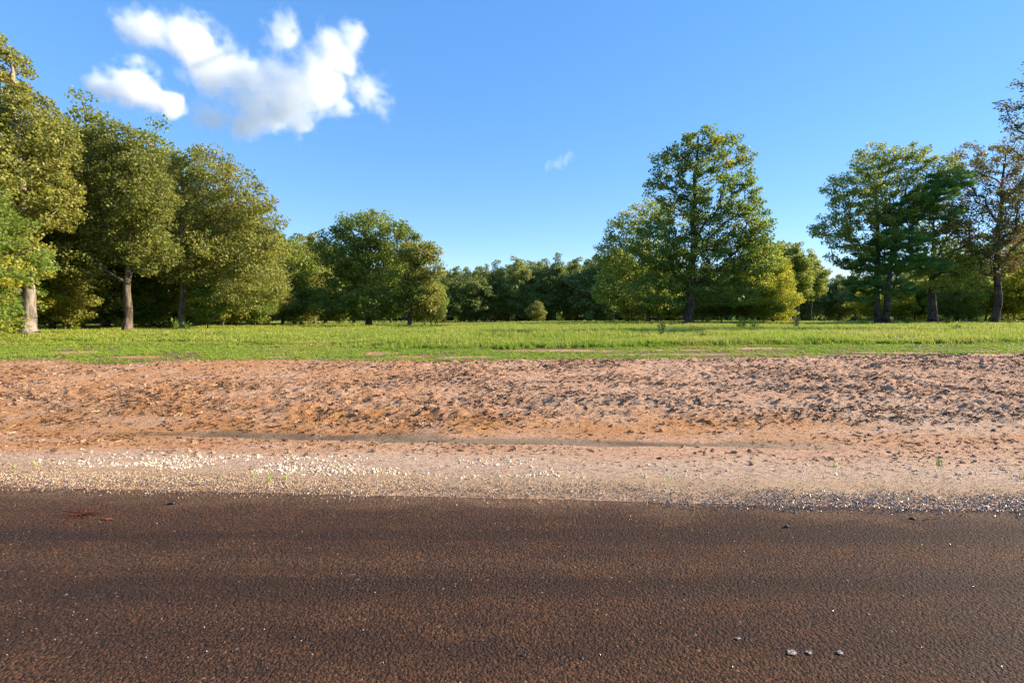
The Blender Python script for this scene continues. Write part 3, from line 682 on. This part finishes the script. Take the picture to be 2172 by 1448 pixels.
stand([('far_a', 1870, 88, 10), ('far_c', 1920, 84, 9.5), ('far_b', 1965, 88, 11), ('far_c', 2020, 84, 11), ('far_a', 2080, 80, 11), ('far_b', 2140, 82, 12), ('far_c', 2200, 78, 12), ('far_a', 2260, 74, 12)],
      'trees of the far right wood', '{} tree from the left in the dim wood beyond pine and brownish tree', None, 16)
stand([('under', 1905, 56, 4.4), ('under', 1940, 60, 5.4), ('under', 2010, 58, 6.4), ('under', 2050, 56, 6.0), ('under', 2090, 60, 6), ('under', 2150, 55, 5.5), ('under', 1850, 62, 4.6), ('near_b', 2060, 66, 9), ('near_b', 1960, 68, 8.6), ('near_b', 2170, 62, 10), ('near_a', 2215, 52, 13), ('near_b', 2030, 54, 8.5)],
      'glowing yellow-green trees behind the pine', '{} of the glowing yellow-green trees behind the pine and brownish tree', ['leaf_yellow', 'leaf_sweetgum', 'leaf_yellow'], 10)

stand([('thicket', px, 124, 5.5) for px in range(610, 2300, 48)], 'thicket along the back of the field', 'dark bushy thicket closing the view beneath the far trees', None, 11)
stand([('thicket', px, 56+4*(px % 3), 5) for px in range(-60, 560, 62)], 'thicket deep in the left wood', 'dark thicket deep inside the left wood', None, 12)


# ------------------------------------------------------------------ small plants and litter
b = NB('weed_leaf'); rr = b.attr('tint'); col = b.mix(rr, (.14, .24, .03), (.32, .42, .06)); M['weed'] = b.end(b.bsdf(col, .5, .3))
b = NB('weed_yellow'); rr = b.attr('tint'); col = b.mix(rr, (.26, .33, .04), (.45, .45, .07)); M['weed_yellow'] = b.end(b.bsdf(col, .5, .3))
b = NB('weed_dark'); rr = b.attr('tint'); col = b.mix(rr, (.07, .11, .03), (.16, .2, .06)); M['weed_dark'] = b.end(b.bsdf(col, .6, .2))
b = NB('weed_rust'); rr = b.attr('tint'); col = b.mix(rr, (.35, .1, .03), (.6, .22, .06)); M['weed_rust'] = b.end(b.bsdf(col, .6, .2))
b = NB('weed_red'); rr = b.attr('tint'); col = b.mix(rr, (.05, .015, .014), (.17, .045, .03)); M['weed_red'] = b.end(b.bsdf(col, .7, .2))
b = NB('tuft_green'); rr = b.attr('tint'); col = b.mix(rr, (.2, .34, .03), (.45, .52, .1)); M['tuft_green'] = b.end(b.bsdf(col, .5, .3))

def tuft_mesh(seed, blades, spread, width, lean, mat):
    o = tuft(seed, mat, blades, spread, width, lean); me = o.data; bpy.data.objects.remove(o); return me
TM = [tuft_mesh(900+i, 11, .3, .035, 1.1, M['tuft_green']) for i in range(3)]
for i, (px, py, h, lab) in enumerate([
        (75, 990, .075, 'bright grass tuft at the far left of the gravel shoulder'), (28, 1000, .05, 'small grass tuft against the left frame edge on the shoulder'),
        (541, 1014, .06, 'left of three grass tufts in the white gravel'), (568, 1026, .075, 'middle and longest of three grass tufts in the white gravel'), (605, 1022, .06, 'right of three grass tufts in the white gravel'),
        (1415, 1024, .06, 'grass tuft on the shoulder below the lone sweetgum'), (1240, 975, .05, 'tiny grass tuft near the middle of the ditch edge'), (1525, 1075, .06, 'upright grass blades in the dark gravel at the pavement edge'),
        (1554, 1052, .05, 'little grass sprig just above the dark gravel at the pavement edge'), (1748, 1014, .06, 'grass tuft on the pale sand below the slim trees'), (1775, 990, .09, 'long thin grass blades on the sand below the airy tree'),
        (1905, 962, .07, 'sparse grass tuft near the ditch below the pine'), (1958, 956, .07, 'trailing grass tuft near the ditch right of the pine'), (1996, 988, .11, 'tall grass sprig among dark litter at the lower right'),
        (2167, 1015, .08, 'dense grass tuft at the right frame edge on the shoulder'), (2140, 956, .07, 'bright grass tuft by the ditch near the right frame edge'), (1365, 1012, .05, 'faint grass tuft left of the shoulder tuft below the sweetgum'), (1645, 1080, .035, 'tiny green sprig in the gravel at the right')]):
    X, Y, Z = ground_at(px, py); o = link('grass_tuft', TM[i % 3], loc=(X, Y, float(dirt_z(X, Y))-.004))
    o.scale = (h*1.3, h*1.3, h); o.rotation_euler = (0, 0, i*1.7); tag(o, lab, 'grass', 'grass tufts on the bare shoulder')

def weed_meshes(seed, stems, leaves, llen, lw, spread=.5, mat='weed', stemmat='weed_dark', up=.6):
    """stems one unit high with leaves along them"""
    q = np.random.RandomState(seed); SV, SF, LV, LF, LT = [], [], [], [], []
    for i in range(stems):
        a = q.uniform(0, 6.28); top = np.array([math.cos(a)*spread*q.rand(), math.sin(a)*spread*q.rand(), q.uniform(.6, 1)]); base = np.array([q.normal(0, .05), q.normal(0, .05), -.03])
        t = np.linspace(0, 1, 6)[:, None]; p = base*(1-t)+top*t+np.array([top[0], top[1], 0])*.25*(t*t-t)
        k0 = len(SV)
        for j in range(6):
            w = .014*(1-.7*j/5)
            for th in (0, 2.1, 4.2): SV.append(p[j]+np.array([math.cos(th)*w, math.sin(th)*w, 0]))
        for j in range(5):
            for c in range(3): SF.append([k0+j*3+c, k0+j*3+(c+1) % 3, k0+j*3+3+(c+1) % 3, k0+j*3+3+c])
        for m in range(leaves):
            tt = q.uniform(.2, 1); pos = base*(1-tt)+top*tt; d = unit(np.array([q.normal(), q.normal(), up*q.rand()])); L = llen*q.uniform(.6, 1.2); sd = unit(np.cross(d, [0, 0, 1.])); n2 = len(LV); nn = np.cross(sd, d)
            LV += [pos, pos+d*L*.5+sd*L*lw+nn*L*.06, pos+d*L-np.array([0, 0, .2*L]), pos+d*L*.5-sd*L*lw+nn*L*.06]; LF += [[n2, n2+1, n2+2], [n2, n2+2, n2+3]]; LT += [q.rand()]*4
    st = np_mesh('weed_stems', np.array(SV), np.array(SF), True); st.materials.append(M[stemmat])
    lf = np_mesh('weed_leaves', np.array(LV), np.array(LF), False, dict(tint=np.array(LT))); lf.materials.append(M[mat])
    return st, lf
WM = dict(leafy=weed_meshes(1, 9, 12, .2, .28), yellow=weed_meshes(2, 8, 12, .2, .26, mat='weed_yellow'), feather=weed_meshes(3, 16, 16, .16, .08, .45, 'weed_dark'), rust=weed_meshes(4, 6, 12, .13, .25, .25, 'weed_rust', 'weed_rust'))
def weed(kd, x, y, z, h, lab, grp=None, w=None, rot=0., name='weed_plant'):
    o = bpy.data.objects.new(name, None); C.objects.link(o); o.location = (x, y, z); o.scale = (w or h, w or h, h); o.rotation_euler = (0, 0, rot); o.empty_display_size = .1
    tag(o, lab, 'weed', grp); link('stems', WM[kd][0], o); link('leaves', WM[kd][1], o); return o
for i, (kd, px, dep, h, w, lab) in enumerate([
        ('rust', 683, 44, .9, .5, 'rust orange weed standing in the grass left of the round-topped oak'), ('yellow', 258, 29, .9, .7, 'bright yellow-green weed at the foot of the straight reddish trunk'),
        ('leafy', 372, 26, .8, .6, 'leafy green weed at the foot of the forking oak'), ('leafy', 398, 26.5, .6, .6, 'low green weed right of the forking oak foot'), ('yellow', 160, 27, .6, .9, 'low yellow weed patch under the left wood'),
        ('feather', 1403, 21, .75, .6, 'dark feathery weed clump in the meadow left of the lone sweetgum'), ('leafy', 1570, 27, .95, 1.2, 'big leafy weed clump in the meadow right of the lone sweetgum'), ('leafy', 1600, 29, .8, .9, 'second leafy weed beside the big clump right of the lone sweetgum'),
        ('feather', 1690, 30, .8, .9, 'brown feathery weed below the slim dark trunks'), ('leafy', 1185, 60, 1.5, 1.2, 'green weed spike before the far central tree line'), ('leafy', 1250, 56, 1.5, 1.4, 'green bushy weed left of the lone sweetgum, far back'),
        ('leafy', 1292, 54, 1.5, 1.5, 'leafy weed at the left skirt of the trees behind the sweetgum'), ('yellow', 1330, 50, 1.2, 1.4, 'yellow-green weed before the trees behind the sweetgum'), ('rust', 943, 62, 1.1, .8, 'small rust red weed at the left end of the far tree line'),
        ('rust', 1017, 70, 1.0, .8, 'tiny red weed at the foot of the far tree line'), ('yellow', 967, 64, 1.3, .6, 'thin yellow weed spike at the left of the far tree line'), ('yellow', 1500, 44, .8, 1.2, 'pale weed patch at the foot of the lone sweetgum'),
        ('yellow', 1830, 42, .8, 1.0, 'pale weed patch left of the double trunk'), ('yellow', 1925, 44, .8, 1.0, 'pale weed patch between the double trunk and the thick dark trunk'), ('yellow', 2010, 44, .9, 1.1, 'pale weed patch right of the thick dark trunk'),
        ('yellow', 2080, 43, .9, 1.0, 'pale weed patch left of the leaning brownish tree'), ('yellow', 2140, 42, 1.0, 1.1, 'pale weed patch right of the leaning brownish tree'), ('leafy', 2030, 26, .5, .9, 'dark low weed tangle in the meadow at the right'), ('leafy', 1490, 19.5, .4, .6, 'low yellow-green clump at the tall grass edge below the sweetgum')]):
    X, Y, Z = at_depth(px, dep); weed(kd, X, Y, Z, h, lab, 'weeds in the meadow', w, i*1.3)
# dry red weed lying on the asphalt with a smear of red clay beside it
X, Y, Z = ground_at(176, 1092)
q = np.random.RandomState(8); SV, SF = [], []
for i in range(46):
    a = q.uniform(0, 6.28); L = q.uniform(.04, .2); el = q.uniform(0, .5)*(1 if i > 8 else 2.4); d = np.array([math.cos(a)*math.cos(el)*1.25, math.sin(a)*math.cos(el), math.sin(el)])
    u = unit(np.cross(d, [0, 0, 1.]))*.0022; k0 = len(SV)
    for t, w in ((0, 1), (.5, .8), (1, .3)):
        p = d*L*t-np.array([0, 0, .25*L*t*t*math.sin(el)]); SV += [p-u*w, p+u*w, p+np.array([0, 0, .003])*w]
    for j in range(2):
        for c in range(3): SF.append([k0+j*3+c, k0+j*3+(c+1) % 3, k0+j*3+3+(c+1) % 3, k0+j*3+3+c])
me = np_mesh('withered_weed', np.array(SV), np.array(SF), True, dict(tint=q.rand(len(SV)))); me.materials.append(M['weed_red'])
tag(link('withered_weed', me, loc=(X, Y, .004)), 'withered dark red weed sprawled on the asphalt at the left', 'weed')
def patch(name, px, py, rx, ry, mat, lab, cat, seed, h=.004, lumps=.35):
    X, Y, Z = ground_at(px, py); q = np.random.RandomState(seed); n = 26; V = [(0, 0, h)]; ph = q.rand(3)*6.28
    for ring, (f, z) in enumerate(((.6, h*.8), (1., .0))):
        for i in range(n):
            a = 6.2832*i/n; m = f*(1+lumps*(.5*math.sin(2*a+ph[0])+.4*math.sin(5*a+ph[1])+.3*q.normal())); V.append((rx*m*math.cos(a), ry*m*math.sin(a), z+h*.5*q.rand()*(f < 1)))
    Fc = [[0, 1+i, 1+(i+1) % n] for i in range(n)]+[[1+i, 1+n+i, 1+n+(i+1) % n] for i in range(n)]+[[1+i, 1+n+(i+1) % n, 1+(i+1) % n] for i in range(n)]
    me = np_mesh(name, np.array(V), np.array(Fc), True); me.materials.append(mat); return tag(link(name, me, loc=(X, Y, .004)), lab, cat)
b = NB('red_clay'); n = b.noise(60, 4, .7); M['red_clay'] = b.end(b.bsdf(b.mix(b.ramp(n, .4, .6), (.07, .035, .022), (.26, .07, .04)), .9, .1, b.bump(n, .01)))
b = NB('bird_lime'); n = b.noise(70, 4, .7); M['bird_lime'] = b.end(b.bsdf(b.mix(b.ramp(n, .45, .6), (.12, .085, .07), (.42, .38, .36)), .7, .3, b.bump(n, .01)))
patch('clay_smear', 228, 1101, .055, .018, M['red_clay'], 'smear of red clay on the asphalt beside the withered weed', 'clay', 3, .003, .6)
patch('lime_splat', 1680, 1386, .022, .018, M['bird_lime'], 'largest whitish splat on the asphalt at the lower right', 'splat', 4, .001)
patch('lime_splat', 1716, 1388, .010, .014, M['bird_lime'], 'narrow whitish splat just right of the largest splat', 'splat', 5, .001)
patch('lime_splat', 1782, 1386, .014, .012, M['bird_lime'], 'grey splat on the asphalt farthest right of the row', 'splat', 6, .001)
patch('lime_splat', 1566, 1358, .012, .010, M['bird_lime'], 'faint pale splat left of the largest splat', 'splat', 7, .001)
b = NB('dark_stone'); n = b.noise(40, 4, .6); M['dark_stone'] = b.end(b.bsdf(b.mix(n, (.012, .012, .016), (.06, .05, .05)), .6, .4))
for i, (px, py, sz, lab) in enumerate([(1670, 1119, .022, 'dark clod on the road just below the shiny gravel'), (500, 1378, .014, 'bluish black chip on the road at the lower left'), (1937, 1103, .022, 'dark lump on the road edge at the right'), (1110, 1393, .012, 'black stone on the road at the bottom centre'),
        (1235, 1401, .010, 'flat black flake right of the black stone at the bottom centre'), (1453, 1263, .009, 'small black stone in the middle of the road right of centre'), (364, 1070, .03, 'dark crumb of earth at the pavement edge on the left')]):
    X, Y, Z = ground_at(px, py); o = rock_obj(300+i, M['dark_stone'], ICO2, .55, .22, True); o.name = 'road_stone'; C.objects.link(o); o.location = (X, Y, sz*.2); o.scale = (sz*1.0, sz*.8, sz*.7); o.rotation_euler = (0, 0, i); tag(o, lab, 'stone')
# curled dead leaf
X, Y, Z = ground_at(1350, 1197); q = np.linspace(-1, 1, 9); V = []
for t in q:
    w = .42*(1-t*t)**.6+.01
    for sgn in (-1, -.5, 0, .5, 1): V.append((t*.026, sgn*w*.026, .004+.016*(t*.5+.5)*abs(t)+.012*sgn*sgn*w))
me = np_mesh('dead_leaf', np.array(V), gridfaces(9, 5), True); b = NB('dead_leaf'); M['dead_leaf'] = b.end(b.bsdf(b.mix(b.noise(90), (.16, .08, .03), (.35, .19, .08)), .7, .3)); me.materials.append(M['dead_leaf'])
o = tag(link('dead_leaf', me, loc=(X, Y, .004)), 'curled brown dead leaf on the road right of centre', 'leaf'); o.rotation_euler = (0, -.25, -.6)
# pale board and stick left in the meadow
import bmesh
def box(name, sx, sy, sz, mat, bevel=.01):
    bm = bmesh.new(); bmesh.ops.create_cube(bm, size=1); bmesh.ops.scale(bm, vec=(sx, sy, sz), verts=bm.verts); bmesh.ops.bevel(bm, geom=bm.edges[:], offset=bevel, segments=1, affect='EDGES')
    me = bpy.data.meshes.new(name); bm.to_mesh(me); bm.free(); me.materials.append(mat); return me
b = NB('weathered_wood'); n = b.noise(8, 4, .6, b.coord((.3, 4, 4))); M['wood'] = b.end(b.bsdf(b.mix(n, (.3, .27, .24), (.55, .52, .47)), .85, .2))
X, Y, Z = at_depth(1418, 22.5); o = tag(link('weathered_board', box('weathered_board', .36, .07, .03, M['wood'], .006), loc=(X, Y, Z+.34)), 'short pale board lying on the meadow grass left of the lone sweetgum', 'board'); o.rotation_euler = (0, .03, .1)
def stick(pts, r, mat):
    P = np.array(pts, float); n = len(P); V, Fc = [], []
    for i in range(n):
        for c in range(5): a = c*1.2566; V.append(P[i]+r*(1-.5*i/n)*np.array([math.cos(a), math.sin(a), 0]))
    for i in range(n-1):
        for c in range(5): Fc.append([i*5+c, i*5+(c+1) % 5, (i+1)*5+(c+1) % 5, (i+1)*5+c])
    me = np_mesh('stick', np.array(V), np.array(Fc), True); me.materials.append(mat); return me
X, Y, Z = at_depth(2062, 30); tag(link('bleached_stick', stick([(0, 0, 0), (-.12, .02, .25), (-.3, .03, .52), (-.36, .03, .72)], .022, M['wood']), loc=(X, Y, Z)), 'bleached stick leaning out of the meadow grass at the right', 'stick')
for px, py, L, ang, lab in [(1960, 1105, .2, .15, 'thin dark twig on the asphalt edge at the right'), (1310, 1285, .05, -.4, 'short twig on the asphalt right of centre'), (1900, 882, .5, -.2, 'bent root lying on the bank at the right')]:
    X, Y, Z = ground_at(px, py); o = tag(link('twig', stick([(0, 0, 0), (.3, .08, .06), (.65, .02, .1), (1, .12, .03)], .028, M['mulch']), loc=(X, Y, (float(dirt_z(X, Y)) if Y > 4.4 else .003)+.004)), lab, 'twig'); o.scale = (L, L, L*.6); o.rotation_euler = (0, 0, ang)

# ------------------------------------------------------------------ clouds
def make_cloud(label, blobs, depth, soft, dens, res, seed, nz=3.1, bias=-1.42, fs=55):
    k = depth/F; q = random.Random(seed)
    B = [((x+6-CX)*k, q.uniform(-.35, .35)*rr*k, (HY-y-4)*k+CAMZ, rr*.9*k) for (x, y, rr) in blobs]
    mn = [min(p[j]-p[3]*1.35 for p in B) for j in range(3)]; mx = [max(p[j]+p[3]*1.35 for p in B) for j in range(3)]
    me = bpy.data.meshes.new('cloud'); me.from_pydata([(0, 0, (HY-blobs[0][1])*k)], [], [])
    o = link('cloud', me, loc=(0, depth, 0)); tag(o, label, kind='stuff')
    g = bpy.data.node_groups.new('cloud', 'GeometryNodeTree')
    g.interface.new_socket('Geometry', in_out='INPUT', socket_type='NodeSocketGeometry')
    g.interface.new_socket('Geometry', in_out='OUTPUT', socket_type='NodeSocketGeometry')
    N, L = g.nodes, g.links
    pos = N.new('GeometryNodeInputPosition').outputs[0]
    def mth(op, *a):
        n = N.new('ShaderNodeMath'); n.operation = op
        for i, v in enumerate(a):
            if isinstance(v, (int, float)): n.inputs[i].default_value = v
            else: L.new(v, n.inputs[i])
        return n.outputs[0]
    def noise(size, det, rough, vec=pos):
        n = N.new('ShaderNodeTexNoise'); n.inputs['Scale'].default_value = 1/size; n.inputs['Detail'].default_value = det; n.inputs['Roughness'].default_value = rough
        L.new(vec, n.inputs['Vector']); return n
    def warp(vec, size, amt):
        a = N.new('ShaderNodeVectorMath'); a.operation = 'SUBTRACT'; L.new(noise(size, 2, .5, vec).outputs['Color'], a.inputs[0]); a.inputs[1].default_value = (.5, .5, .5)
        c = N.new('ShaderNodeVectorMath'); c.operation = 'MULTIPLY_ADD'; L.new(a.outputs[0], c.inputs[0]); c.inputs[1].default_value = (amt,)*3; L.new(vec, c.inputs[2]); return c.outputs[0]
    p = warp(warp(pos, 120*k, 110*k), 34*k, 26*k); acc = None
    for (x, y, z, rr) in B:
        d = N.new('ShaderNodeVectorMath'); d.operation = 'DISTANCE'; L.new(p, d.inputs[0]); d.inputs[1].default_value = (x, y, z)
        v = mth('MULTIPLY_ADD', d.outputs['Value'], -1/rr, 1.0); acc = v if acc is None else mth('SMOOTH_MAX', acc, v, .12)
    n = noise(fs*k, 9, .7, warp(pos, 40*k, 22*k)).outputs[0]
    t = mth('ADD', mth('MULTIPLY_ADD', n, nz, bias), acc)
    mr = N.new('ShaderNodeMapRange'); mr.interpolation_type = 'SMOOTHSTEP'; L.new(t, mr.inputs[0])
    for i, v in ((1, 0.0), (2, soft), (3, 0), (4, 1)): mr.inputs[i].default_value = v
    vc = N.new('GeometryNodeVolumeCube'); L.new(mr.outputs[0], vc.inputs['Density']); vc.inputs['Min'].default_value = mn; vc.inputs['Max'].default_value = mx
    bg = max(mx[j]-mn[j] for j in range(3))
    for j, nm in enumerate('XYZ'): vc.inputs['Resolution '+nm].default_value = max(16, int(res*(mx[j]-mn[j])/bg))
    sm = N.new('GeometryNodeSetMaterial'); L.new(vc.outputs[0], sm.inputs[0])
    m, mn_, ml = newmat('cloud'); pv = mn_.new('ShaderNodeVolumePrincipled'); out = mn_.new('ShaderNodeOutputMaterial'); ml.new(pv.outputs[0], out.inputs['Volume'])
    pv.inputs['Density'].default_value = dens; pv.inputs['Color'].default_value = (1, 1, 1, 1); pv.inputs['Anisotropy'].default_value = 0.0
    sm.inputs['Material'].default_value = m; me.materials.append(m)
    N.new('NodeGroupInput'); L.new(sm.outputs[0], N.new('NodeGroupOutput').inputs[0])
    o.modifiers.new('cloud', 'NODES').node_group = g
make_cloud('large white cloud high on the left', [(330, 70, 55), (380, 75, 65), (420, 115, 68), (470, 160, 68), (530, 175, 68), (600, 165, 62), (650, 160, 74), (700, 120, 55), (740, 85, 36), (595, 65, 36), (580, 30, 26), (610, 215, 66), (540, 220, 55), (450, 240, 36), (640, 265, 42), (690, 205, 50), (785, 200, 48), (725, 235, 30), (500, 250, 42)], 2400, 1.0, .0125, 380, 1)
make_cloud('small white cloud left of the large one', [(225, 185, 30), (280, 175, 44), (310, 205, 44), (352, 225, 32)], 3300, .8, .012, 190, 9, 2.8, -1.28)
make_cloud('faint wisp of cloud in the middle of the sky', [(1170, 353, 16), (1190, 346, 16), (1212, 340, 20)], 4000, .9, .003, 70, 5, 1.8, -.85, 14)
